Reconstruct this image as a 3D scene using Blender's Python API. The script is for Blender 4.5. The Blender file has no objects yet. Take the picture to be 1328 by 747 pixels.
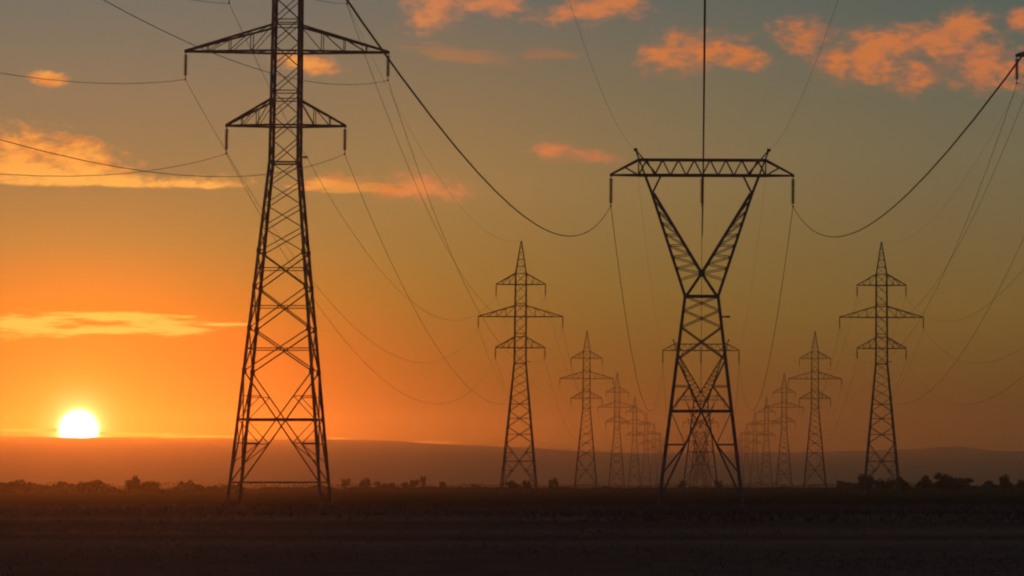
import bpy, math, random
from mathutils import Vector, Matrix, noise as mnoise

R = math.radians
scene = bpy.context.scene
col = scene.collection
random.seed(7)

# ------------------------------------------------------------------ camera
FPX = 125.0 / 36.0 * 1328.0            # focal length in photograph pixels
CAM_H = 1.7
cam_d = bpy.data.cameras.new("camera")
cam_d.lens = 125.0
cam_d.sensor_width = 36.0
cam_d.clip_start = 0.5
cam_d.clip_end = 30000.0
cam = bpy.data.objects.new("camera", cam_d)
col.objects.link(cam)
# the photograph is a crop from the lower left of a wider frame: its optical axis passes through (AX, AY)
AX, AY = 1100.0, 138.0
PITCH = math.atan((629.0 - AY) / FPX)
YAW = -math.atan((AX - 908.0) * math.cos(PITCH) / FPX)
cam_d.shift_x = (664.0 - AX) / 1328.0
cam_d.shift_y = (AY - 373.5) / 1328.0
cam.matrix_world = (Matrix.Translation((0, 0, CAM_H)) @ Matrix.Rotation(YAW, 4, 'Z')
                    @ Matrix.Rotation(math.pi / 2 + PITCH, 4, 'X'))
scene.camera = cam
CAM_R = cam.matrix_world.to_3x3()


def ray(px, py):
    """unit direction in the world of a point of the photograph"""
    return (CAM_R @ Vector(((px - AX) / FPX, (AY - py) / FPX, -1.0))).normalized()


def az_el(px, py):
    d = ray(px, py)
    return math.degrees(math.atan2(d.x, d.y)), math.degrees(math.asin(d.z))


def x_at(px, y, py=629.0):
    d = ray(px, py)
    return d.x / d.y * y


# ------------------------------------------------------------------ sky
SUN_AZ, SUN_EL = az_el(102, 557)       # degrees, azimuth measured from +Y towards +X


def lin(r, g, b):
    def f(c):
        c /= 255.0
        return c / 12.92 if c <= 0.04045 else ((c + 0.055) / 1.055) ** 2.4
    return (f(r), f(g), f(b), 1.0)


world = bpy.data.worlds.new("World")
scene.world = world
world.use_nodes = True
wt = world.node_tree
wt.nodes.clear()
WL = wt.links


def sock(v, node, i):
    if isinstance(v, (int, float)):
        node.inputs[i].default_value = v
    elif isinstance(v, (tuple, list)):
        node.inputs[i].default_value = v
    elif v is not None:
        WL.new(v, node.inputs[i])


def wm(op, a, b=None, c=None, clamp=False):
    n = wt.nodes.new("ShaderNodeMath")
    n.operation = op
    n.use_clamp = clamp
    sock(a, n, 0)
    sock(b, n, 1)
    sock(c, n, 2)
    return n.outputs[0]


def wstep(x, lo, hi):
    n = wt.nodes.new("ShaderNodeMapRange")
    n.interpolation_type = 'SMOOTHSTEP'
    WL.new(x, n.inputs['Value'])
    n.inputs['From Min'].default_value = lo
    n.inputs['From Max'].default_value = hi
    return n.outputs[0]


def wmix(f, a, b, mode='MIX'):
    n = wt.nodes.new("ShaderNodeMix")
    n.data_type = 'RGBA'
    n.blend_type = mode
    sock(f, n, 0)
    sock(a, n, 6)
    sock(b, n, 7)
    return n.outputs[2]


def wramp(x, stops):
    n = wt.nodes.new("ShaderNodeValToRGB")
    WL.new(x, n.inputs[0])
    el = n.color_ramp.elements
    while len(el) < len(stops):
        el.new(0.5)
    for e, (p, c) in zip(el, stops):
        e.position = p
        base = lin(*c[:3])
        e.color = [max(0.001, b + d) for b, d in zip(base, c[3:])] + [1.0] if len(c) == 6 else base
    return n.outputs[0]


def wvec(x, y, z=0.0):
    n = wt.nodes.new("ShaderNodeCombineXYZ")
    sock(x, n, 0)
    sock(y, n, 1)
    sock(z, n, 2)
    return n.outputs[0]


def wnoise(vec, scale, detail=5.0, rough=0.55):
    n = wt.nodes.new("ShaderNodeTexNoise")
    WL.new(vec, n.inputs['Vector'])
    n.inputs['Scale'].default_value = scale
    n.inputs['Detail'].default_value = detail
    n.inputs['Roughness'].default_value = rough
    return n.outputs['Fac']


tc = wt.nodes.new("ShaderNodeTexCoord")
sx = wt.nodes.new("ShaderNodeSeparateXYZ")
WL.new(tc.outputs['Generated'], sx.inputs[0])
DEG = 180.0 / math.pi
az = wm('MULTIPLY', wm('ARCTAN2', sx.outputs[0], sx.outputs[1]), DEG)
el = wm('MULTIPLY', wm('ARCSINE', sx.outputs[2]), DEG)
side = wm('ABSOLUTE', wm('SUBTRACT', az, SUN_AZ))                     # degrees of azimuth away from the sun
elp = wm('DIVIDE', el, 20.0, clamp=True)


def E(px):                                                             # height above horizon in the photo -> ramp position
    return px / FPX * DEG / 20.0


# sRGB of the sky seen through the haze, and what the lit haze itself adds to it (linear), taken off again
near_ramp = wramp(elp, [(0.0, (205, 92, 18, -.45, -.08, -.02)), (E(36), (222, 104, 18, -.5, -.09, -.03)), (E(80), (240, 122, 20, -.8, -.19, -.05)),
                        (E(156), (246, 138, 28, -.7, -.235, -.05)), (E(220), (222, 138, 44, -.6, -.16, -.02)), (E(304), (199, 136, 61, -.565, -.10, -.003)),
                        (E(496), (155, 121, 85, -.23, -.04, .012)), (E(619), (126, 113, 96, -.13, -.024, .012)), (1.0, (64, 70, 86))])
mid_ramp = wramp(elp, [(0.0, (150, 80, 34, -.25, -.05, -.01)), (E(40), (164, 84, 28, -.37, -.08, -.014)), (E(126), (174, 101, 30, -.43, -.095, -.03)),
                       (E(256), (165, 117, 53, -.25, -.04, -.008)), (E(384), (156, 121, 72, -.085, -.002, .003)), (E(500), (137, 115, 84, -.07, -.012, .0)),
                       (E(619), (113, 108, 98, -.06, -.015, -.004)), (1.0, (62, 68, 84))])
far_ramp = wramp(elp, [(0.0, (104, 60, 38, -.07, -.024, -.01)), (E(40), (106, 63, 36, -.08, -.024, -.01)), (E(86), (113, 70, 36, -.076, -.022, -.011)),
                       (E(226), (124, 93, 46, -.035, .003, -.002)), (E(429), (116, 103, 76, -.026, .003, .006)), (E(540), (103, 102, 86, -.025, -.003, .0)),
                       (E(619), (88, 98, 94, -.022, -.008, -.012)), (1.0, (62, 70, 86))])
back_ramp = wramp(elp, [(0.0, (72, 64, 66)), (0.4, (66, 64, 74)), (1.0, (62, 68, 84))])
sky = wmix(wstep(side, 0.3, 7.0), near_ramp, mid_ramp)
sky = wmix(wm('DIVIDE', wm('SUBTRACT', side, 5.0), 8.6, clamp=True), sky, far_ramp)
sky = wmix(wstep(side, 20.0, 120.0), sky, back_ramp)

# the sun's disc and the bright air round it
sd = (math.cos(R(SUN_EL)) * math.sin(R(SUN_AZ)), math.cos(R(SUN_EL)) * math.cos(R(SUN_AZ)), math.sin(R(SUN_EL)))
cr = wt.nodes.new("ShaderNodeVectorMath")
cr.operation = 'SUBTRACT'
WL.new(tc.outputs['Generated'], cr.inputs[0])
cr.inputs[1].default_value = sd
ln = wt.nodes.new("ShaderNodeVectorMath")
ln.operation = 'LENGTH'
WL.new(cr.outputs[0], ln.inputs[0])
sdist = wm('MULTIPLY', ln.outputs['Value'], DEG)
disc = wstep(sdist, 0.36, 0.18)
halo = wm('EXPONENT', wm('MULTIPLY', sdist, -2.2))
corona = wm('EXPONENT', wm('MULTIPLY', sdist, -7.0))
glow = wm('EXPONENT', wm('MULTIPLY', sdist, -0.62))
sky = wmix(wm('MULTIPLY', halo, 1.0), sky, (2.4, 0.50, 0.04, 1), 'ADD')
sky = wmix(corona, sky, (25.0, 16.5, 7.0, 1), 'ADD')
sky = wmix(wm('MULTIPLY', glow, 1.0), sky, (0.05, 0.02, 0.000, 1), 'ADD')

# clouds: patches of broken cloud at the directions where they hang
cvec = wvec(az, el)


def patch(px, py, rx, ry, rot=0.0, k=1.38):
    n = wt.nodes.new("ShaderNodeMapping")
    n.vector_type = 'TEXTURE'
    WL.new(cvec, n.inputs['Vector'])
    n.inputs['Location'].default_value = (*az_el(px, py), 0)
    n.inputs['Rotation'].default_value = (0, 0, R(rot))
    n.inputs['Scale'].default_value = (rx * k / FPX * DEG, ry * k / FPX * DEG, 1)
    m = wt.nodes.new("ShaderNodeVectorMath")
    m.operation = 'LENGTH'
    WL.new(n.outputs[0], m.inputs[0])
    return m.outputs['Value']


def patches(lst):
    out = None
    for p in lst:
        a = patch(*p)
        out = a if out is None else wm('MINIMUM', out, a)
    return wm('SUBTRACT', 1.0, out)


puffs = patches([
    (903, 66, 66, 25, 3), (852, 72, 36, 19, 12), (965, 74, 32, 16, -8),
    (1045, 46, 37, 24, 0), (1085, 80, 34, 22, -25), (1118, 88, 32, 19, 0), (1150, 55, 54, 22, 5), (1205, 50, 34, 20, 8),
    (1190, 97, 29, 22, 20), (1250, 38, 36, 26, 12), (1268, 82, 38, 32, 20), (1130, 80, 52, 30, 0), (1232, 62, 44, 32, 0), (1275, 88, 40, 30, 0), (1312, 90, 34, 25, 10), (1326, 28, 18, 16), (1395, 60, 50, 40),
    (566, 10, 34, 26, 25), (640, 4, 40, 14), (760, 12, 62, 16, 10), (806, 3, 40, 16), (715, 196, 26, 13, -6), (765, 202, 34, 8, -5),
    (38, 218, 84, 42, -14), (104, 221, 64, 36, -18), (70, 228, 90, 22, -8), (205, 244, 96, 11), (160, 240, 56, 15, -4), (258, 243, 66, 13), (60, 242, 122, 13),
    (432, 238, 36, 12), (405, 247, 30, 6), (556, 244, 44, 17), (518, 250, 30, 8), (60, 102, 22, 9), (400, 84, 34, 11, -8),
    (-60, 200, 90, 40), (1460, 150, 60, 40), (640, -70, 160, 40), (1000, -90, 200, 40)])
n1 = wnoise(wvec(az, wm('MULTIPLY', el, 1.7), 3.1), 1.35, 6.0, 0.58)
n2 = wnoise(wvec(az, wm('MULTIPLY', el, 2.0), 9.7), 3.4, 4.0, 0.55)
n4 = wnoise(wvec(az, wm('MULTIPLY', el, 1.6), 5.2), 6.5, 5.0, 0.62)
pd = wm('ADD', puffs, wm('ADD', wm('MULTIPLY', wm('SUBTRACT', n1, 0.46), 1.4), wm('MULTIPLY', wm('SUBTRACT', n2, 0.47), 1.1)))
pd = wm('ADD', pd, wm('MULTIPLY', wm('SUBTRACT', n4, 0.5), 0.8))
flat_base = wm('MULTIPLY', wstep(el, 4.74, 4.58), wstep(side, 4.4, 3.8))       # the low left bank has a level base
pd = wm('SUBTRACT', pd, wm('MULTIPLY', flat_base, 2.0))
pa = wm('MULTIPLY', wstep(pd, 0.0, 0.95), 0.90)
puff_col = wramp(wm('DIVIDE', side, 20.0, clamp=True), [(0.0, (254, 172, 72)), (0.15, (252, 165, 74)), (0.24, (226, 140, 76)), (0.32, (212, 124, 76)),
                                                       (0.5, (216, 120, 54)), (0.75, (210, 118, 66))])
puff_dim = wramp(wm('DIVIDE', side, 20.0, clamp=True), [(0.0, (240, 134, 52)), (0.2, (214, 124, 66)), (0.32, (180, 116, 84)), (0.5, (168, 106, 78)), (0.75, (148, 102, 84))])
n5 = wnoise(wvec(az, wm('MULTIPLY', el, 2.2), 21.0), 2.6, 5.0, 0.6)
puff_c = wmix(wstep(wm('ADD', wm('MULTIPLY', pd, 0.45), wm('MULTIPLY', n5, 1.5)), 0.74, 1.28), puff_dim, puff_col)
low_edge = wm('MULTIPLY', wstep(el, 5.15, 4.75), wstep(side, 3.4, 2.2))
puff_c = wmix(wm('MULTIPLY', low_edge, 0.55), puff_c, lin(255, 198, 94))
sky = wmix(pa, sky, puff_c)

streaks = patches([
    (28, 421, 62, 14), (165, 411, 84, 5.5, -1), (150, 428, 86, 6, 1), (215, 422, 50, 12), (285, 421, 52, 2.2), (-60, 420, 70, 14),
    (30, 558, 52, 2.0), (180, 563, 56, 2.2, -1), (262, 566, 60, 1.6), (442, 569, 18, 1.8), (550, 574, 34, 2.2), (645, 584, 26, 1.8),
    (592, 70, 60, 9, -8), (700, 70, 22, 9), (470, 243, 60, 8), (715, 72, 30, 8)])
n3 = wnoise(wvec(wm('MULTIPLY', az, 0.7), wm('MULTIPLY', el, 6.0), 1.3), 2.0, 6.0, 0.66)
sdn = wm('ADD', streaks, wm('MULTIPLY', wm('SUBTRACT', n3, 0.48), 2.2))
sa = wm('MULTIPLY', wstep(sdn, 0.05, 0.75), wm('SUBTRACT', 0.92, wm('MULTIPLY', wstep(el, 4.0, 5.4), 0.62)))
streak_c = wramp(wm('DIVIDE', side, 20.0, clamp=True), [(0.0, (255, 206, 90)), (0.16, (255, 200, 88)), (0.24, (226, 128, 50)), (0.36, (196, 112, 60)), (0.8, (160, 104, 72))])
sky = wmix(sa, sky, streak_c)
sky = wmix(wm('MULTIPLY', disc, 1.0), sky, (9.0, 8.0, 6.5, 1), 'ADD')

nish = wt.nodes.new("ShaderNodeTexSky")
nish.sky_type = 'NISHITA'
nish.sun_disc = False
nish.sun_elevation = R(SUN_EL)
nish.sun_rotation = R(SUN_AZ)
bg_n = wt.nodes.new("ShaderNodeBackground")
bg_n.inputs['Strength'].default_value = 0.004
WL.new(nish.outputs[0], bg_n.inputs['Color'])
bg = wt.nodes.new("ShaderNodeBackground")
bg.inputs['Strength'].default_value = 1.0
WL.new(sky, bg.inputs['Color'])
adds = wt.nodes.new("ShaderNodeAddShader")
WL.new(bg.outputs[0], adds.inputs[0])
WL.new(bg_n.outputs[0], adds.inputs[1])
wo = wt.nodes.new("ShaderNodeOutputWorld")
WL.new(adds.outputs[0], wo.inputs['Surface'])
world.cycles.sampling_method = 'MANUAL'
world.cycles.sample_map_resolution = 2048

# ------------------------------------------------------------------ sun and exposure
sun_d = bpy.data.lights.new("sun", 'SUN')
sun_d.energy = 0.22
sun_d.angle = R(0.5)
sun_d.color = (1.0, 0.215, 0.02)
sun = bpy.data.objects.new("sun", sun_d)
col.objects.link(sun)
sun.rotation_euler = Vector(sd).to_track_quat('Z', 'Y').to_euler()
vs = scene.view_settings
vs.view_transform = 'Standard'
vs.look = 'None'
vs.gamma = 1.0
vs.exposure = 0.0
vs.use_curve_mapping = False
scene.cycles.use_denoising = True
scene.cycles.volume_bounces = 1
scene.cycles.max_bounces = 6
scene.render.film_transparent = False
scene.cycles.pixel_filter_type = 'BLACKMAN_HARRIS'
scene.cycles.filter_width = 2.1


# ------------------------------------------------------------------ materials
def material(name, c1, c2, scale=2.0, rough=0.8, metal=0.0, bump=0.0, detail=4.0):
    m = bpy.data.materials.new(name)
    m.use_nodes = True
    nt = m.node_tree
    b = nt.nodes['Principled BSDF']
    b.inputs['Roughness'].default_value = rough
    b.inputs['Metallic'].default_value = metal
    t = nt.nodes.new("ShaderNodeTexCoord")
    n = nt.nodes.new("ShaderNodeTexNoise")
    n.inputs['Scale'].default_value = scale
    n.inputs['Detail'].default_value = detail
    nt.links.new(t.outputs['Object'], n.inputs['Vector'])
    r = nt.nodes.new("ShaderNodeValToRGB")
    r.color_ramp.elements[0].position = 0.35
    r.color_ramp.elements[1].position = 0.65
    r.color_ramp.elements[0].color = (*c1, 1)
    r.color_ramp.elements[1].color = (*c2, 1)
    nt.links.new(n.outputs['Fac'], r.inputs[0])
    nt.links.new(r.outputs[0], b.inputs['Base Color'])
    if bump:
        bp = nt.nodes.new("ShaderNodeBump")
        bp.inputs['Strength'].default_value = bump
        bp.inputs['Distance'].default_value = 0.08
        nt.links.new(n.outputs['Fac'], bp.inputs['Height'])
        nt.links.new(bp.outputs[0], b.inputs['Normal'])
    return m


STEEL = material("weathered_steel", (0.10, 0.088, 0.078), (0.17, 0.15, 0.13), 1.5, 0.75, 0.0)
GLASS = material("insulator_porcelain", (0.045, 0.028, 0.020), (0.07, 0.045, 0.032), 6.0, 0.4)
CONCRETE = material("concrete", (0.09, 0.085, 0.075), (0.15, 0.14, 0.125), 5.0, 0.9, bump=0.3)
WIRE = material("aluminium_cable", (0.20, 0.19, 0.18), (0.30, 0.29, 0.28), 0.5, 0.6)
LEAF = material("leaves", (0.030, 0.038, 0.018), (0.060, 0.068, 0.030), 0.7, 0.85)
BARK = material("bark", (0.045, 0.035, 0.026), (0.08, 0.06, 0.045), 3.0, 0.9)
BLADE = material("dry_grass", (0.13, 0.085, 0.060), (0.19, 0.125, 0.088), 0.25, 0.9)
WEED = material("weed_stalks", (0.062, 0.050, 0.034), (0.11, 0.085, 0.058), 0.2, 0.9)
HILL = material("hill_scrub", (0.040, 0.038, 0.030), (0.075, 0.065, 0.050), 0.004, 0.95)
PLATE = material("enamel_plate", (0.10, 0.10, 0.09), (0.14, 0.13, 0.12), 3.0, 0.5)


def ground_material():
    m = material("field_soil", (0.165, 0.098, 0.066), (0.225, 0.138, 0.094), 0.9, 0.95, bump=0.5)
    nt = m.node_tree
    b = nt.nodes['Principled BSDF']
    b.inputs['Specular IOR Level'].default_value = 0.0
    tcn = [n for n in nt.nodes if n.type == 'TEX_COORD'][0]
    mp = nt.nodes.new("ShaderNodeMapping")
    mp.inputs['Scale'].default_value = (0.006, 0.035, 1)
    nt.links.new(tcn.outputs['Object'], mp.inputs['Vector'])
    n2_ = nt.nodes.new("ShaderNodeTexNoise")
    n2_.inputs['Scale'].default_value = 1.0
    n2_.inputs['Detail'].default_value = 5.0
    nt.links.new(mp.outputs[0], n2_.inputs['Vector'])
    r2 = nt.nodes.new("ShaderNodeValToRGB")
    r2.color_ramp.elements[0].position = 0.38
    r2.color_ramp.elements[1].position = 0.62
    r2.color_ramp.elements[0].color = (0.60, 0.59, 0.57, 1)
    r2.color_ramp.elements[1].color = (1.1, 1.07, 1.03, 1)
    nt.links.new(n2_.outputs['Fac'], r2.inputs[0])
    mx = nt.nodes.new("ShaderNodeMix")
    mx.data_type = 'RGBA'
    mx.blend_type = 'MULTIPLY'
    mx.inputs[0].default_value = 1.0
    src = b.inputs['Base Color'].links[0].from_socket
    nt.links.new(src, mx.inputs[6])
    nt.links.new(r2.outputs[0], mx.inputs[7])
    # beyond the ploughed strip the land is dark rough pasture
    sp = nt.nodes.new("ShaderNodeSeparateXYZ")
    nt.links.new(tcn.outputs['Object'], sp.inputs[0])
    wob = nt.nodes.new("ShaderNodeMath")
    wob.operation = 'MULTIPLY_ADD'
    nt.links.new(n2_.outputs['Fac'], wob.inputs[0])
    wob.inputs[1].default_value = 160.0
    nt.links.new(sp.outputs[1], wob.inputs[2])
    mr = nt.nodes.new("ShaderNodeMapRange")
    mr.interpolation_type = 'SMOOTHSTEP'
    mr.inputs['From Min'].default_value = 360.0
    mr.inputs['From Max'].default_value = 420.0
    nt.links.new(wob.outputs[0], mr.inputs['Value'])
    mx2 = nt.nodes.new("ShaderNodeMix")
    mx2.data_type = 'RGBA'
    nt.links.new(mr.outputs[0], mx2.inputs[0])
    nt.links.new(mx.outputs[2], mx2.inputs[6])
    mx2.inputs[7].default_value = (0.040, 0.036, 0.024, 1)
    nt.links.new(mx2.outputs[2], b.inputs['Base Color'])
    return m


SOIL = ground_material()


# ------------------------------------------------------------------ mesh helpers
class MB:
    def __init__(self):
        self.v, self.f = [], []

    def bar(self, p, q, w, w2=None):
        p, q = Vector(p), Vector(q)
        d = (q - p)
        if d.length < 1e-6:
            return
        d.normalize()
        up = Vector((0, 0, 1)) if abs(d.z) < 0.9 else Vector((0, 1, 0))
        a = d.cross(up).normalized()
        b = a.cross(d).normalized()
        i = len(self.v)
        for c, ww in ((p, w), (q, w2 or w)):
            h = ww / 2
            for s, t in ((-1, -1), (1, -1), (1, 1), (-1, 1)):
                self.v.append(c + a * s * h + b * t * h)
        self.f += [(i, i + 3, i + 2, i + 1), (i + 4, i + 5, i + 6, i + 7)]
        for k in range(4):
            self.f.append((i + k, i + (k + 1) % 4, i + 4 + (k + 1) % 4, i + 4 + k))

    def angle(self, p, q, w, inward):
        """rolled steel L-section from p to q, its heel away from `inward`"""
        p, q, inn = Vector(p), Vector(q), Vector(inward)
        d = (q - p).normalized()
        a = Vector((inn.x, 0, 0)) - d * d.dot(Vector((inn.x, 0, 0)))
        b = Vector((0, inn.y, 0)) - d * d.dot(Vector((0, inn.y, 0)))
        a.normalize()
        b.normalize()
        t = w * 0.22
        prof = [(0, 0), (w, 0), (w, t), (t, t), (t, w), (0, w)]
        o = -w * 0.5
        i = len(self.v)
        for c in (p, q):
            for u, v in prof:
                self.v.append(c + a * (u + o) + b * (v + o))
        self.f += [tuple(range(i + 5, i - 1, -1)), tuple(range(i + 6, i + 12))]
        for k in range(6):
            self.f.append((i + k, i + (k + 1) % 6, i + 6 + (k + 1) % 6, i + 6 + k))

    def lathe(self, c, prof, n=8):
        i0 = len(self.v)
        c = Vector(c)
        for r, z in prof:
            for k in range(n):
                a = 2 * math.pi * k / n
                self.v.append(c + Vector((r * math.cos(a), r * math.sin(a), z)))
        for j in range(len(prof) - 1):
            for k in range(n):
                a, b = i0 + j * n + k, i0 + j * n + (k + 1) % n
                self.f.append((a, b, b + n, a + n))
        self.f.append(tuple(range(i0 + n - 1, i0 - 1, -1)))
        e = i0 + (len(prof) - 1) * n
        self.f.append(tuple(range(e, e + n)))

    def tube(self, pts, r, n=5):
        i0 = len(self.v)
        pts = [Vector(p) for p in pts]
        for j, p in enumerate(pts):
            d = (pts[min(j + 1, len(pts) - 1)] - pts[max(j - 1, 0)]).normalized()
            rr = r[j] if isinstance(r, (list, tuple)) else r
            ref = Vector((0, 0, 1)) if abs(d.z) < 0.9 else Vector((1, 0, 0))
            a = d.cross(ref).normalized()
            b = a.cross(d)
            for k in range(n):
                t = 2 * math.pi * k / n
                self.v.append(p + (a * math.cos(t) + b * math.sin(t)) * rr)
        for j in range(len(pts) - 1):
            for k in range(n):
                a, b = i0 + j * n + k, i0 + j * n + (k + 1) % n
                self.f.append((a, b, b + n, a + n))
        self.f.append(tuple(range(i0 + n - 1, i0 - 1, -1)))
        e = i0 + (len(pts) - 1) * n
        self.f.append(tuple(range(e, e + n)))

    def build(self, name, mat, parent=None, smooth=False):
        me = bpy.data.meshes.new(name)
        me.from_pydata([tuple(v) for v in self.v], [], self.f)
        me.materials.append(mat)
        if smooth:
            me.polygons.foreach_set('use_smooth', [True] * len(me.polygons))
        o = bpy.data.objects.new(name, me)
        col.objects.link(o)
        if parent:
            o.parent = parent
        return o


def tag(o, label=None, cat=None, group=None, kind=None):
    for k, v in (('label', label), ('category', cat), ('group', group), ('kind', kind)):
        if v:
            o[k] = v
    return o


def empty(name, loc=(0, 0, 0), rz=0.0):
    o = bpy.data.objects.new(name, None)
    o.empty_display_size = 1.0
    col.objects.link(o)
    o.location = loc
    o.rotation_euler.z = rz
    return o


def copy_tree(o, parent=None):
    c = o.copy()
    col.objects.link(c)
    if parent:
        c.parent = parent
    for ch in list(o.children):
        copy_tree(ch, c)
    return c


def smooth01(t):
    t = max(0.0, min(1.0, t))
    return t * t * (3 - 2 * t)


# ------------------------------------------------------------------ haze
HAZE_DENSITY = 0.00014
hz = MB()
X0, X1, Y0, Y1, Z0, Z1 = -3600, 3600, -400, 9300, -2.0, 175.0
for p in ((X0, Y0, Z0), (X1, Y0, Z0), (X1, Y1, Z0), (X0, Y1, Z0), (X0, Y0, Z1), (X1, Y0, Z1), (X1, Y1, Z1), (X0, Y1, Z1)):
    hz.v.append(Vector(p))
hz.f = [(0, 3, 2, 1), (4, 5, 6, 7), (0, 1, 5, 4), (1, 2, 6, 5), (2, 3, 7, 6), (3, 0, 4, 7)]
hm = bpy.data.materials.new("haze_air")
hm.use_nodes = True
hm.node_tree.nodes.clear()
pv = hm.node_tree.nodes.new("ShaderNodeVolumePrincipled")
pv.inputs['Color'].default_value = (0.90, 0.77, 0.62, 1)
pv.inputs['Density'].default_value = HAZE_DENSITY
pv.inputs['Anisotropy'].default_value = 0.93
mo = hm.node_tree.nodes.new("ShaderNodeOutputMaterial")
hm.node_tree.links.new(pv.outputs[0], mo.inputs['Volume'])
tag(hz.build("haze", hm), kind='stuff')


# ------------------------------------------------------------------ ground and hills
def ground_z(x, y):
    a = 0.10 * smooth01((y - 40) / 60) if y < 700 else 0.10 * (1 - smooth01((y - 700) / 500))
    return a * (mnoise.noise(Vector((x * 0.02, y * 0.035, 0.3))) + 0.5 * mnoise.noise(Vector((x * 0.07, y * 0.11, 4.1)))) - 0.02


def spaced(lo, hi, mid, step, grow):
    out, s, v = [mid], step, mid
    while v < hi:
        v += s
        s *= grow
        out.append(min(v, hi))
    s, v = step, mid
    while v > lo:
        v -= s
        s *= grow
        out.insert(0, max(v, lo))
    return out


gx = spaced(-3500, 3500, -5.0, 1.2, 1.035)
gy = spaced(-300, 9200, 100.0, 1.2, 1.03)
gm = MB()
for y in gy:
    for x in gx:
        gm.v.append(Vector((x, y, ground_z(x, y))))
nx = len(gx)
for j in range(len(gy) - 1):
    for i in range(nx - 1):
        a = j * nx + i
        gm.f.append((a, a + 1, a + nx + 1, a + nx))
tag(gm.build("ground", SOIL, smooth=True), kind='structure')

# ridge heights given where the photograph shows the skyline
SKY = [(-400, 560), (0, 566), (100, 567.5), (180, 568), (430, 571), (520, 573), (590, 576), (660, 580), (760, 586), (900, 588), (1040, 586),
       (1110, 584), (1180, 583), (1235, 580), (1290, 585), (1328, 585), (1700, 588)]
HY = 8000.0


def skyline(px):
    if px <= SKY[0][0]:
        return SKY[0][1]
    for (a, b), (c, d) in zip(SKY, SKY[1:]):
        if px <= c:
            return b + (d - b) * smooth01((px - a) / (c - a))
    return SKY[-1][1]


hb = MB()
hxs = [-3400 + i * 20 for i in range(341)]
hys = [6700 + i * 80 for i in range(31)]
for y in hys:
    for x in hxs:
        top = (629 - skyline(908 + x / HY * FPX)) / FPX * HY + CAM_H
        t = (y - HY) / 1150.0
        prof = max(0.0, 1 - t * t) if y < HY else max(0.0, 1 - t * t * 1.35)
        wob = 1.0 + 0.10 * mnoise.noise(Vector((x * 0.004, y * 0.004, 2.0))) * (1 - prof) * 4 + 0.055 * mnoise.noise(Vector((x * 0.0045, y * 0.004, 7.0))) + 0.022 * mnoise.noise(Vector((x * 0.02, y * 0.01, 7.0)))
        hb.v.append(Vector((x, y, top * prof * wob - 1.0)))
nhx = len(hxs)
for j in range(len(hys) - 1):
    for i in range(nhx - 1):
        a = j * nhx + i
        hb.f.append((a, a + 1, a + nhx + 1, a + nhx))
tag(hb.build("hills", HILL, smooth=True), kind='structure')

# ------------------------------------------------------------------ pylons
LEG_W, BRACE, MAIN = 0.23, 0.078, 0.13


def corner_list(h):
    return [(-h, -h), (h, -h), (h, h), (-h, h)]


def insulator_mesh(length, name="insulator_string"):
    m = MB()
    prof = [(0.03, 0.0), (0.03, -0.18)]
    n = int((length - 0.4) / 0.15)
    z = -0.18
    for k in range(n):
        prof += [(0.06, z), (0.17, z - 0.05), (0.16, z - 0.085), (0.05, z - 0.10)]
        z -= 0.15
    prof += [(0.03, z), (0.03, -length + 0.1), (0.09, -length + 0.08), (0.09, -length)]
    m.lathe((0, 0, 0), [(r, zz) for r, zz in reversed(prof)], 8)
    me = bpy.data.meshes.new(name)
    me.from_pydata([tuple(v) for v in m.v], [], m.f)
    me.materials.append(GLASS)
    return me


INS_A = insulator_mesh(2.15)
INS_B = insulator_mesh(2.35)


def hang_insulator(me, loc, parent):
    o = bpy.data.objects.new("insulator", me)
    col.objects.link(o)
    o.parent = parent
    o.location = loc
    return o


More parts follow.
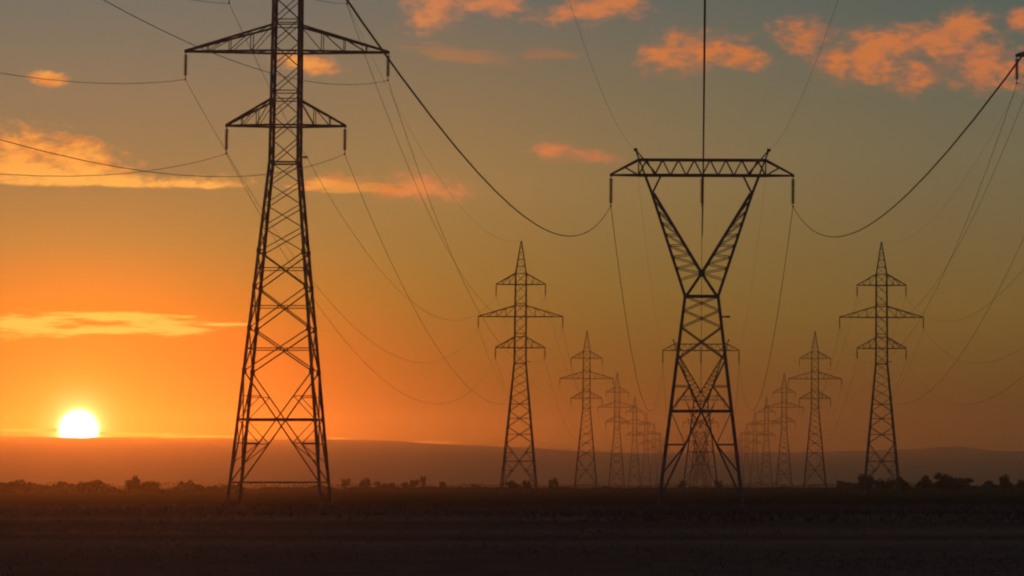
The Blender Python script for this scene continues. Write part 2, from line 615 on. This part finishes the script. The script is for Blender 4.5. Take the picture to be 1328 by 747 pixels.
def body(root, zw, hw, hbase, cells, big, legw=LEG_W):
    """four splayed legs up to the waist, X-braced faces, one tall X panel with redundant members at the bottom"""
    def half(z):
        return hbase + (hw - hbase) * z / zw
    for (sx_, sy_) in corner_list(1):
        m = MB()
        m.angle((sx_ * hbase, sy_ * hbase, 0.15), (sx_ * hw, sy_ * hw, zw + 0.05), legw, (-sx_, -sy_, 0))
        m.build("leg", STEEL, root)
        ft = MB()
        ft.bar((sx_ * hbase, sy_ * hbase, -0.6), (sx_ * hbase, sy_ * hbase, 0.2), 0.9, 0.55)
        ft.build("footing", CONCRETE, root)
    br = MB()

    def P(face, u, z):                     # u in -1..1 across that face
        h = half(z)
        return [(u * h, -h, z), (h, u * h, z), (-u * h, h, z), (-h, -u * h, z)][face]
    for fc in range(4):
        off = 0.0
        br.bar(P(fc, -1, zw), P(fc, 1, zw), MAIN)
        for (zb, zt, wd, horiz) in cells:
            br.bar(P(fc, -1, zt), P(fc, 1, zb), wd)
            br.bar(P(fc, 1, zt), P(fc, -1, zb), wd * 0.9)
            if horiz:
                zc = zb + (zt - zb) * half(zb) / (half(zb) + half(zt))
                br.bar(P(fc, -1, zc), P(fc, 1, zc), wd * 0.75)
        for (zb, zt, wd, horiz) in cells[3:]:
            for u in (-1, 1):                # gusset plates where the braces meet the legs
                p = Vector(P(fc, u * 0.985, zb))
                br.bar(p - Vector((0, 0, 0.22)), p + Vector((0, 0, 0.22)), 0.30)
        zb, zt = big
        hb_, ht_ = half(zb), half(zt)
        zc = zb + (zt - zb) * hb_ / (hb_ + ht_)
        br.bar(P(fc, -1, zt), P(fc, 1, zb), BRACE * 1.25)
        br.bar(P(fc, 1, zt), P(fc, -1, zb), BRACE * 1.25)
        br.bar(P(fc, -1, zc), P(fc, 1, zc), MAIN)

        def diag_u(z, s):                  # where the diagonals cross height z on side s
            hh = half(z)
            if z >= zc:
                x = ht_ * (z - zc) / (zt - zc)
            else:
                x = hb_ * (zc - z) / (zc - zb)
            return s * x / hh
        for s in (-1, 1):
            z1 = zc + (zt - zc) * 0.48
            br.bar(P(fc, s, z1), P(fc, diag_u(z1, s), z1), BRACE * 0.8)
            br.bar(P(fc, s, zc), P(fc, diag_u(z1, s), z1), BRACE * 0.75)
            z2 = zb + (zc - zb) * 0.62
            br.bar(P(fc, s, z2), P(fc, diag_u(z2, s), z2), BRACE * 0.95)
            br.bar(P(fc, s, zc), P(fc, diag_u(z2, s), z2), BRACE * 0.8)
            z3 = zb + (zc - zb) * 0.30
            br.bar(P(fc, s, z3), P(fc, diag_u(z2, s), z2), BRACE * 0.75)
    zc = big[0] + (big[1] - big[0]) * half(big[0]) / (half(big[0]) + half(big[1]))
    h = half(zc)
    br.bar((-h, -h, zc), (h, h, zc), BRACE * 0.8)
    br.bar((h, -h, zc), (-h, h, zc), BRACE * 0.8)
    br.build("bracing", STEEL, root)
    return half


def lattice_box(m, z0, z1, h0, h1, n, wleg, wbr):
    """prismatic lattice column with X bracing on its four faces"""
    def half(z):
        return h0 + (h1 - h0) * (z - z0) / (z1 - z0)
    for (sx_, sy_) in corner_list(1):
        m.angle((sx_ * h0, sy_ * h0, z0), (sx_ * h1, sy_ * h1, z1), wleg, (-sx_, -sy_, 0))
    for k in range(n):
        za, zb = z0 + (z1 - z0) * k / n, z0 + (z1 - z0) * (k + 1) / n
        a, b = half(za), half(zb)
        for fc in range(4):
            def P(u, hh, z):
                return [(u * hh, -hh, z), (hh, u * hh, z), (-u * hh, hh, z), (-hh, -u * hh, z)][fc]
            m.bar(P(-1, a, za), P(1, b, zb), wbr)
            m.bar(P(1, a, za), P(-1, b, zb), wbr)
            if k % 3 == 0:
                m.bar(P(-1, a, za), P(1, a, za), wbr * 1.2)


ARMS = ((27.1, 4.58), (32.9, 7.85), (38.9, 4.58))
ARM_RISE = 2.05
PEAK_Z = 47.1


def make_three_arm_pylon(ext):
    root = empty("lattice_pylon")
    zw, hw = 24.2 + ext, 1.08
    hbase = hw + 0.0925 * zw
    s = zw / 26.6
    cells = [(zb * s, zt * s, wd, hz_) for (zb, zt, wd, hz_) in
             ((25.0, 26.6, BRACE * 0.8, False), (23.3, 25.0, BRACE * 0.8, False), (21.5, 23.3, BRACE * 0.85, False), (19.6, 21.5, BRACE * 0.9, False),
              (16.9, 19.6, BRACE * 1.15, True), (13.7, 16.9, BRACE * 1.2, True), (10.4, 13.7, BRACE * 1.25, True))]
    body(root, zw, hw, hbase, cells, (1.9 * s, 10.4 * s))
    # a horizontal ring low on the legs
    ring = MB()
    zr = 1.9 * s
    h = hbase + (hw - hbase) * zr / zw
    for a, b in zip(corner_list(h), corner_list(h)[1:] + corner_list(h)[:1]):
        ring.bar((*a, zr), (*b, zr), MAIN)
    ring.build("base_ring", STEEL, root)
    ms = MB()
    zt = ARMS[2][0] + ARM_RISE + ext
    lattice_box(ms, zw, zt, hw, 0.98, 9, LEG_W * 0.95, BRACE * 0.8)
    ms.build("mast", STEEL, root)
    pk = MB()
    zp = PEAK_Z + ext
    for (sx_, sy_) in corner_list(1):
        pk.angle((sx_ * 0.98, sy_ * 0.98, zt), (sx_ * 0.08, sy_ * 0.08, zp - 0.25), LEG_W * 0.75, (-sx_, -sy_, 0))
    for k in range(4):
        t0, t1 = k / 4.6, (k + 1) / 4.6
        ha, hb2 = 0.98 + (0.08 - 0.98) * t0, 0.98 + (0.08 - 0.98) * t1
        za, zb = zt + (zp - zt) * t0, zt + (zp - zt) * t1
        for fc in range(4):
            def P(u, hh, z):
                return [(u * hh, -hh, z), (hh, u * hh, z), (-u * hh, hh, z), (-hh, -u * hh, z)][fc]
            pk.bar(P(-1, ha, za), P(1, hb2, zb), BRACE * 0.75)
            pk.bar(P(-1, ha, za), P(1, ha, za), BRACE)
    pk.bar((0, 0, zp - 0.5), (0, 0, zp), 0.2)
    pk.build("peak", STEEL, root)
    for (za, ln_) in ARMS:
        z = za + ext
        am = MB()
        hm_ = 1.03
        for s_ in (-1, 1):
            tip = Vector((s_ * ln_, 0, z))
            n = 4 if ln_ > 6 else 3
            for y in (-1, 1):
                b0, t0 = Vector((s_ * hm_, y * hm_, z)), Vector((s_ * hm_, y * hm_, z + ARM_RISE))
                bt, tt = tip + Vector((0, y * 0.14, 0)), tip + Vector((0, y * 0.14, 0.06))
                am.bar(b0, bt, MAIN * 1.15)
                am.bar(t0, tt, MAIN * 1.15)
                for k in range(1, n):
                    f = k / n
                    am.bar(b0.lerp(bt, f), t0.lerp(tt, f), BRACE * 0.8)
                    g = (k - 1) / n
                    am.bar(b0.lerp(bt, f), t0.lerp(tt, g), BRACE * 0.7)
            for k in range(n):
                f, g = k / n, (k + 1) / n
                for zz, w in ((0, BRACE * 0.8), (ARM_RISE, BRACE * 0.7)):
                    p0 = Vector((s_ * hm_, -hm_, z + zz)).lerp(tip + Vector((0, -0.14, 0)), f)
                    p1 = Vector((s_ * hm_, hm_, z + zz)).lerp(tip + Vector((0, 0.14, 0)), g)
                    am.bar(p0, p1, w)
            am.bar(tip + Vector((0, -0.2, 0)), tip + Vector((0, 0.2, 0)), 0.2)
        for y in (-1, 1):
            am.bar((-hm_, y * hm_, z), (hm_, y * hm_, z), MAIN)
            am.bar((-hm_, y * hm_, z + ARM_RISE), (hm_, y * hm_, z + ARM_RISE), BRACE)
        am.build("crossarm", STEEL, root)
        for s_ in (-1, 1):
            hang_insulator(INS_A, (s_ * ln_, 0, z - 0.08), root)
    pm = MB()
    pm.bar((1.10, -1.15, zw + 0.35), (1.85, -1.15, zw + 0.35), 0.12)
    pm.bar((1.55, -1.2, zw + 0.35), (1.85, -1.2, zw + 0.35), 0.15)
    pm.build("marker_bracket", PLATE, root)
    return root


def make_forked_pylon(ext):
    root = empty("forked_pylon")
    zw, hw = 16.3 + ext, 1.28
    hbase = 3.25 + 0.1 * ext
    s = zw / 16.3
    cells = [(zb * s, zt * s, wd, hz_) for (zb, zt, wd, hz_) in
             ((15.2, 16.3, BRACE * 0.85, False), (13.9, 15.2, BRACE * 0.9, False), (11.4, 13.9, BRACE * 1.15, False))]
    body(root, zw, hw, hbase, cells, (0.6, 11.4 * s), LEG_W * 0.92)
    zn = zw + 1.8                                       # where the fork's inner legs cross
    zj = 24.3 + ext                                     # knees of the fork
    zb, zt = 25.75 + ext, 26.95 + ext                   # crossbeam chords
    dpt = 0.62                                          # half depth of the crossbeam

    def dep(z):
        return hw + (dpt - hw) * (z - zw) / (zb - zw)
    hd = MB()
    for y in (-1, 1):
        for s_ in (-1, 1):
            hd.bar((s_ * hw * 0.95, y * dep(zw), zw), (0, y * dep(zn), zn), MAIN)
        hd.bar((-0.25, y * dep(zn), zn), (0.25, y * dep(zn), zn), 0.34)
    hd.bar((0, -dep(zn), zn), (0, dep(zn), zn), BRACE)
    for s_ in (-1, 1):
        hd.bar((s_ * hw * 0.95, -dep(zw), zw), (s_ * hw * 0.95, dep(zw), zw), BRACE)
    hd.build("throat_bracing", STEEL, root)
    for s_ in (-1, 1):
        fa = MB()
        for y in (-1, 1):
            out0, out1 = Vector((s_ * hw, y * dep(zw), zw)), Vector((s_ * 3.9, y * dep(zj), zj))
            in0, in1 = Vector((0, y * dep(zn), zn)), Vector((s_ * 3.75, y * dep(zj), zj))
            top = Vector((s_ * 4.45, y * dpt, zb))
            fa.bar(out0, out1, LEG_W * 0.85)
            fa.bar(in0, in1, LEG_W * 0.75)
            fa.bar(out1, top, LEG_W * 0.8)
            fa.bar(out1, (s_ * 3.2, y * dpt, zb), BRACE)
            n = 7
            for k in range(n):
                a = out0.lerp(out1, 0.16 + 0.78 * k / n)
                b = in0.lerp(in1, 0.78 * k / n * 1.05)
                c = out0.lerp(out1, 0.16 + 0.78 * (k + 1) / n)
                fa.bar(a, b, BRACE * 0.7)
                fa.bar(b, c, BRACE * 0.7)
        for k in range(5):
            f, g = k / 5, (k + 1) / 5
            for q0, q1 in (((s_ * hw, zw), (s_ * 3.9, zj)), ((0, zn), (s_ * 3.75, zj))):
                def pt(t, y):
                    x = q0[0] + (q1[0] - q0[0]) * t
                    z = q0[1] + (q1[1] - q0[1]) * t
                    return (x, y * dep(z), z)
                fa.bar(pt(f, -1), pt(g, 1), BRACE * 0.6)
        fa.build("fork_arm", STEEL, root)
        pk = MB()
        tip = Vector((s_ * 5.2, 0, 27.75 + ext))
        for y in (-1, 1):
            pk.bar((s_ * 4.45, y * dpt, zb), tip, BRACE * 1.1)
            pk.bar((s_ * 3.5, y * dpt, zb), tip, BRACE)
        pk.bar(tip + Vector((-0.15, 0, 0)), tip + Vector((0.15, 0, 0)), 0.22)
        pk.build("peak", STEEL, root)
    cb = MB()
    for y in (-1, 1):
        for s_ in (-1, 1):
            cb.bar((s_ * 4.95, y * dpt, zt), (s_ * 7.1, y * 0.1, zb + 0.06), MAIN * 0.95)
            cb.bar((s_ * 4.95, y * dpt, zb), (s_ * 7.1, y * 0.1, zb), MAIN)
            cb.bar((s_ * 4.95, y * dpt, zt), (s_ * 4.95, y * dpt, zb), BRACE)
            cb.bar((s_ * 4.95, y * dpt, zb), (s_ * 6.0, y * 0.36, zb + 0.6), BRACE * 0.7)
        cb.bar((-4.95, y * dpt, zt), (4.95, y * dpt, zt), MAIN)
        cb.bar((-4.95, y * dpt, zb), (4.95, y * dpt, zb), MAIN * 1.15)
        n = 8
        for k in range(n):
            xa, xb = -4.95 + 9.9 * k / n, -4.95 + 9.9 * (k + 1) / n
            xm = (xa + xb) / 2
            cb.bar((xa, y * dpt, zb), (xm, y * dpt, zt), BRACE * 0.8)
            cb.bar((xm, y * dpt, zt), (xb, y * dpt, zb), BRACE * 0.8)
    for k in range(9):
        x = -4.95 + 9.9 * k / 8
        cb.bar((x, -dpt, zb), (x, dpt, zb), BRACE * 0.7)
        if k < 8:
            cb.bar((x, -dpt, zt), (x + 9.9 / 8, dpt, zt), BRACE * 0.7)
    for s_ in (-1, 1):
        cb.bar((s_ * 7.1, -0.18, zb), (s_ * 7.1, 0.18, zb), 0.2)
    cb.bar((0, -dpt, zb - 0.02), (0, dpt, zb - 0.02), MAIN)
    cb.build("crossbeam", STEEL, root)
    for x in (-7.1, 0.0, 7.1):
        hang_insulator(INS_B, (x, 0, zb - 0.09), root)
    pm = MB()
    pm.bar((1.48, -1.4, zw - 1.65), (2.2, -1.4, zw - 1.65), 0.12)
    pm.bar((1.9, -1.45, zw - 1.65), (2.2, -1.45, zw - 1.65), 0.16)
    pm.build("marker_bracket", PLATE, root)
    return root


D1, SPAN = 277.0, 388.0
LAST = 8
ORD = ["nearest", "second", "third", "fourth", "fifth", "sixth", "seventh", "eighth", "ninth"]


def station(k):
    return D1 + SPAN * k


def left_x(k):
    return x_at(363.0, D1) if k <= 0 else x_at(673.0, D1 + SPAN)


def right_x(k):
    return x_at(1452.0, D1) if k <= 0 else x_at(1143.5, D1 + SPAN)


def row_ext(k):
    return 2.4 if k <= 0 else 0.0


pyl_near = make_three_arm_pylon(2.4)
pyl_far = make_three_arm_pylon(0.0)
fork_near = make_forked_pylon(0.0)
fork_far = make_forked_pylon(0.9)

first_far, first_fork = True, True
for k in range(LAST + 1):
    for side_name, fx in (("left", left_x), ("right", right_x)):
        if k == 0:
            o = pyl_near if side_name == "left" else copy_tree(pyl_near)
        elif first_far:
            o, first_far = pyl_far, False
        else:
            o = copy_tree(pyl_far)
        o.location = (fx(k), station(k), 0)
        if k == 0:
            lab = ("tallest dark steel lattice pylon with three crossarms, closest to the setting sun" if side_name == "left"
                   else "lattice pylon cut off by the right edge, one crossarm end and insulator showing")
        else:
            other = "large forked pylon's left side" if side_name == "left" else "large forked pylon's right side"
            how = {1: "crisp dark", 2: "dusky", 3: "faded", 4: "hazy"}.get(k, "faint hazy")
            lab = f"{how} three-armed lattice pylon, {ORD[k]} from the camera in the {side_name} row"
        tag(o, lab, "pylon", f"three-armed pylons of the {side_name} power line")
    if k == 0:
        o = fork_near
    elif first_fork:
        o, first_fork = fork_far, False
    else:
        o = copy_tree(fork_far)
    o.location = (0.05, station(k), 0)
    if k == 0:
        lab = "large forked lattice pylon with a flat crossbeam over a V-shaped neck"
    else:
        how = {1: "small hazy", 2: "tiny hazy"}.get(k, "faint tiny")
        lab = f"{how} forked pylon framed between the legs of the large one, {ORD[k]} in its row"
    tag(o, lab, "pylon", "forked pylons of the middle power line")


# ------------------------------------------------------------------ cables
def cable(name, attach, sag, r, label, group):
    """attach(k) gives the hanging point at station k; the line runs on towards and past the camera"""
    pts = []
    for k in range(-1, LAST):
        a, b = Vector(attach(k)), Vector(attach(k + 1))
        n = 40 if k < 1 else (22 if k < 4 else 12)
        for i in range(n):
            t = i / n
            p = a.lerp(b, t)
            p.z -= 4 * sag * t * (1 - t)
            pts.append(p)
    pts.append(Vector(attach(LAST)))
    m = MB()
    m.tube(pts, r, 5)
    tag(m.build(name, WIRE, smooth=True), label, "cable", group)


LEVEL = ("lower", "middle", "top")
for side_name, fx in (("left", left_x), ("right", right_x)):
    for li, (za, ln_) in enumerate(ARMS):
        for s_, end in ((-1, "left"), (1, "right")):
            sg = (13.2, 13.0, 12.6)[li]
            arm = LEVEL[li] if li else "lowest"
            cable("power_cable", lambda k, za=za, ln_=ln_, s_=s_, fx=fx: (fx(k) + s_ * ln_, station(k), za + row_ext(k) - 2.2), sg, 0.019,
                  f"sagging cable hung from the {end} end of each {arm} crossarm in the {side_name} pylon row", f"cables of the {side_name} power line")
    cable("earth_wire", lambda k, fx=fx: (fx(k), station(k), PEAK_Z + row_ext(k) - 0.05), 8.5, 0.011,
          f"thin wire strung from peak to peak along the {side_name} pylon row", f"cables of the {side_name} power line")


def fext(k):
    return 0.0 if k <= 0 else 0.9


for x, nm in ((-7.1, "left end"), (0.0, "middle"), (7.1, "right end")):
    cable("power_cable", lambda k, x=x: (0.05 + x, station(k), 25.75 - 2.42 + fext(k)), 12.1, 0.025,
          f"thick sagging cable hung from the {nm} of the crossbeam on each forked pylon", "cables of the middle power line")
for s_, nm in ((-1, "left"), (1, "right")):
    cable("earth_wire", lambda k, s_=s_: (0.05 + s_ * 5.2, station(k), 27.75 + fext(k)), 8.0, 0.007,
          f"thin wire strung between the {nm} horn tips of the forked pylons", "cables of the middle power line")


# ------------------------------------------------------------------ trees and bushes on the field's edge
def leaf_mass(m, c, rad, n, size, rnd):
    """many small leaf clumps spread through an uneven volume"""
    lobes = []
    for _ in range(rnd.randint(6, 9)):
        a, e = rnd.uniform(0, 2 * math.pi), rnd.uniform(-0.75, 0.95)
        rr = rnd.uniform(0.25, 0.75)
        lobes.append((Vector((math.cos(a) * rad[0] * rr, math.sin(a) * rad[1] * rr, e * rad[2] * 0.62)), rnd.uniform(0.32, 0.55)))
    for _ in range(n):
        lc, ls = rnd.choice(lobes)
        d = Vector((rnd.gauss(0, 1), rnd.gauss(0, 1), rnd.gauss(0, 1))).normalized() * (rnd.random() ** 0.45)
        p = Vector(c) + lc + Vector((d.x * rad[0], d.y * rad[1], d.z * rad[2])) * ls
        if p.z < 0.05:
            p.z = rnd.uniform(0.05, 0.3)
        u = Vector((rnd.gauss(0, 1), rnd.gauss(0, 1), rnd.gauss(0, 1))).normalized()
        v = u.orthogonal().normalized()
        s = size * rnd.uniform(0.5, 1.3)
        i = len(m.v)
        m.v += [p - u * s, p + v * s * 0.6, p + u * s, p - v * s * 0.6]
        m.f.append((i, i + 1, i + 2, i + 3))


def tree(px, dist, hpx, wpx, label, name, cat, group, lean=0.0, n=520):
    rnd = random.Random(int(px * 13 + hpx * 7))
    x = x_at(px, dist)
    h = hpx / FPX * dist
    w = wpx / FPX * dist
    root = empty(name, (x, dist, 0))
    tr = MB()
    top = Vector((lean * h * 0.3, 0, h * 0.7))
    tr.tube([(0, 0, -0.2), (0.05 * w * lean, 0, h * 0.22), top * 0.7 + Vector((0, 0, 0.0)), top], [h * 0.04, h * 0.032, h * 0.022, h * 0.008], 6)
    for k in range(6):
        a = rnd.uniform(0, 2 * math.pi)
        z0 = h * rnd.uniform(0.15, 0.5)
        base = Vector((lean * z0 * 0.4, 0, z0))
        tipv = base + Vector((math.cos(a) * w * 0.36, math.sin(a) * w * 0.36, h * rnd.uniform(0.15, 0.35)))
        tr.tube([base, base.lerp(tipv, 0.5) + Vector((0, 0, h * 0.03)), tipv], [h * 0.018, h * 0.012, h * 0.005], 5)
    tr.build("trunk", BARK, root)
    cr_ = MB()
    leaf_mass(cr_, (lean * h * 0.12, 0, h * 0.56), (w * 0.62, w * 0.62, h * 0.58), n, 0.055 * (h + w) / 2 + 0.05, rnd)
    cr_.build("crown", LEAF, root)
    tag(root, label, cat, group)


G_T = "bushes and trees along the horizon"
BUSHES = [
    # px, dist, hpx, wpx, lean, label
    (14, 720, 14, 36, 0, "dark bush at the far left edge of the horizon below the sun's left"),
    (116, 700, 15, 28, 0, "rounded dark bush directly under the setting sun"),
    (170, 720, 23, 16, 0.5, "tall pointed bush just right of the setting sun, sloping down to its right"),
    (188, 730, 15, 30, 0.3, "lower bush joined to the pointed bush right of the sun"),
    (448, 1100, 14, 11, 0, "small bush first to the right of the tallest pylon's legs"),
    (472, 1080, 18, 15, 0.4, "leaning small tree, second right of the tallest pylon's legs"),
    (493, 1150, 10, 13, 0, "low shrub beside the leaning small tree"),
    (508, 1150, 10, 10, 0, "low shrub, second right of the leaning small tree"),
    (524, 1150, 10, 11, 0, "low shrub, third right of the leaning small tree"),
    (538, 1120, 13, 12, 0, "dense round shrub midway between the tallest pylon and the next in its row"),
    (549, 1200, 17, 6, 0, "slim upright tree beside the dense round shrub"),
    (573, 1200, 10, 9, 0, "small shrub alone right of the slim upright tree"),
    (616, 1200, 9, 10, 0, "tiny shrub left of the second left-row pylon"),
    (664, 820, 15, 18, 0, "dark bush between the legs of the second left-row pylon, left one"),
    (684, 840, 15, 13, 0, "dark bush between the legs of the second left-row pylon, right one"),
    (717, 900, 16, 11, 0, "small bush standing alone right of the second left-row pylon"),
    (884, 1000, 13, 12, 0, "bush inside the left leg of the large forked pylon"),
    (932, 1000, 14, 9, 0, "bush inside the right leg of the large forked pylon"),
    (1124, 800, 23, 20, 0, "dark bush at the left leg of the second right-row pylon"),
    (1147, 810, 16, 26, 0, "wide low bush between the legs of the second right-row pylon"),
    (1172, 800, 19, 16, 0, "dark bush at the right leg of the second right-row pylon"),
    (1201, 850, 20, 17, 0, "round bush between the second right-row pylon and the big tree"),
    (1224, 850, 23, 28, -0.2, "largest dark tree on the right horizon, flat topped and sloping"),
    (1243, 860, 19, 32, 0.2, "low tree merging into the right side of the largest tree"),
    (1276, 880, 15, 20, 0, "low bush right of the largest tree on the right"),
    (1302, 860, 20, 17, 0, "pointed bush near the right end of the horizon"),
    (1327, 860, 16, 14, 0, "bush cut by the right edge of the view"),
]
for (px, d, hpx, wpx, lean, lab) in BUSHES:
    big_ = hpx >= 17
    tree(px, d, hpx, wpx, lab, "small_tree" if big_ else "bush", "tree" if big_ else "bush", G_T, lean, 1100 if big_ else 600)

# low scrub growing along the far edge of the field, too dense to count
sc = MB()
rnd = random.Random(5)
for (pxa, pxb, d, hpx, n) in ((-60, 310, 740, 17, 9000), (300, 660, 900, 9, 7000), (640, 1090, 900, 8, 8000), (1085, 1400, 860, 17, 9000)):
    for _ in range(n):
        px = rnd.uniform(pxa, pxb)
        y = d + rnd.uniform(-14, 60)
        x = x_at(px, y)
        hmax = hpx / FPX * d * (0.62 + 0.55 * mnoise.noise(Vector((px * 0.035, d * 0.01, 0.0))) + 0.25 * mnoise.noise(Vector((px * 0.16, 3.0, 0.0))))
        z = max(0.02, hmax) * rnd.random() ** 0.7
        u = Vector((rnd.gauss(0, 1), rnd.gauss(0, 1), rnd.gauss(0, 1))).normalized()
        v = u.orthogonal().normalized()
        s = rnd.uniform(0.10, 0.30)
        i = len(sc.v)
        p = Vector((x, y, z))
        sc.v += [p - u * s, p + v * s * 0.7, p + u * s, p - v * s * 0.7]
        sc.f.append((i, i + 1, i + 2, i + 3))
tag(sc.build("undergrowth", LEAF), kind='stuff')

fw = MB()
rnd = random.Random(11)
for _ in range(9000):
    px = rnd.uniform(-80, 1420)
    y = 2500 + rnd.uniform(0, 500)
    x = x_at(px, y)
    t = 0.5 + 0.8 * mnoise.noise(Vector((px * 0.02, y * 0.002, 1.0))) + 0.4 * mnoise.noise(Vector((px * 0.11, y * 0.01, 5.0)))
    z = max(0.3, 4.2 * t) * rnd.random() ** 0.6
    u = Vector((rnd.gauss(0, 1), rnd.gauss(0, 1), rnd.gauss(0, 1))).normalized()
    v = u.orthogonal().normalized()
    s = rnd.uniform(0.35, 0.9)
    i = len(fw.v)
    p = Vector((x, y, z))
    fw.v += [p - u * s, p + v * s * 0.7, p + u * s, p - v * s * 0.7]
    fw.f.append((i, i + 1, i + 2, i + 3))
tag(fw.build("far_woods", LEAF), kind='stuff')

# ------------------------------------------------------------------ rough grass over the field
gr = MB()
rnd = random.Random(3)


def tuft(x, y, h, nb=4):
    z = ground_z(x, y) - 0.02
    for _ in range(nb):
        a = rnd.uniform(0, 2 * math.pi)
        dx, dy = math.cos(a), math.sin(a)
        w = 0.012 + 0.00006 * y
        hh = h * rnd.uniform(0.5, 1.1)
        bx, by = x + rnd.gauss(0, 0.05), y + rnd.gauss(0, 0.05)
        i = len(gr.v)
        gr.v.extend((Vector((bx - dy * w, by + dx * w, z)), Vector((bx + dy * w, by - dx * w, z)),
                     Vector((bx + dx * h * 0.35, by + dy * h * 0.35, z + hh))))
        gr.f.append((i, i + 1, i + 2))


for _ in range(17000):
    y = 58 + 190 * rnd.random() ** 0.8
    px = rnd.uniform(-60, 1390)
    x = x_at(px, y)
    c = mnoise.noise(Vector((x * 0.10, y * 0.05, 8.0)))
    if rnd.random() < 0.55 + c:
        tuft(x, y, rnd.uniform(0.06, 0.16))
for _ in range(15000):
    y = rnd.uniform(205, 265)
    px = rnd.uniform(-60, 1390)
    x = x_at(px, y)
    c = mnoise.noise(Vector((x * 0.045, y * 0.03, 2.0)))
    if rnd.random() < 0.45 + 1.3 * c:
        tuft(x, y, rnd.uniform(0.18, 0.5))
tag(gr.build("grass", BLADE), kind='stuff')

# a dark weedy strip across the middle of the field
gr = MB()
rnd = random.Random(9)
for _ in range(26000):
    y = rnd.uniform(165, 330)
    px = rnd.uniform(-60, 1390)
    x = x_at(px, y)
    edge = smooth01((px - 270) / 90) * (1 - 0.6 * smooth01((px - 900) / 200))
    c = mnoise.noise(Vector((x * 0.03, y * 0.02, 12.0))) + 0.5 * mnoise.noise(Vector((x * 0.12, y * 0.06, 3.0)))
    if rnd.random() < (0.06 + 0.6 * edge) * (0.7 + 1.0 * c):
        tuft(x, y, rnd.uniform(0.15, 0.42), 5)
tag(gr.build("weeds", WEED), kind='stuff')
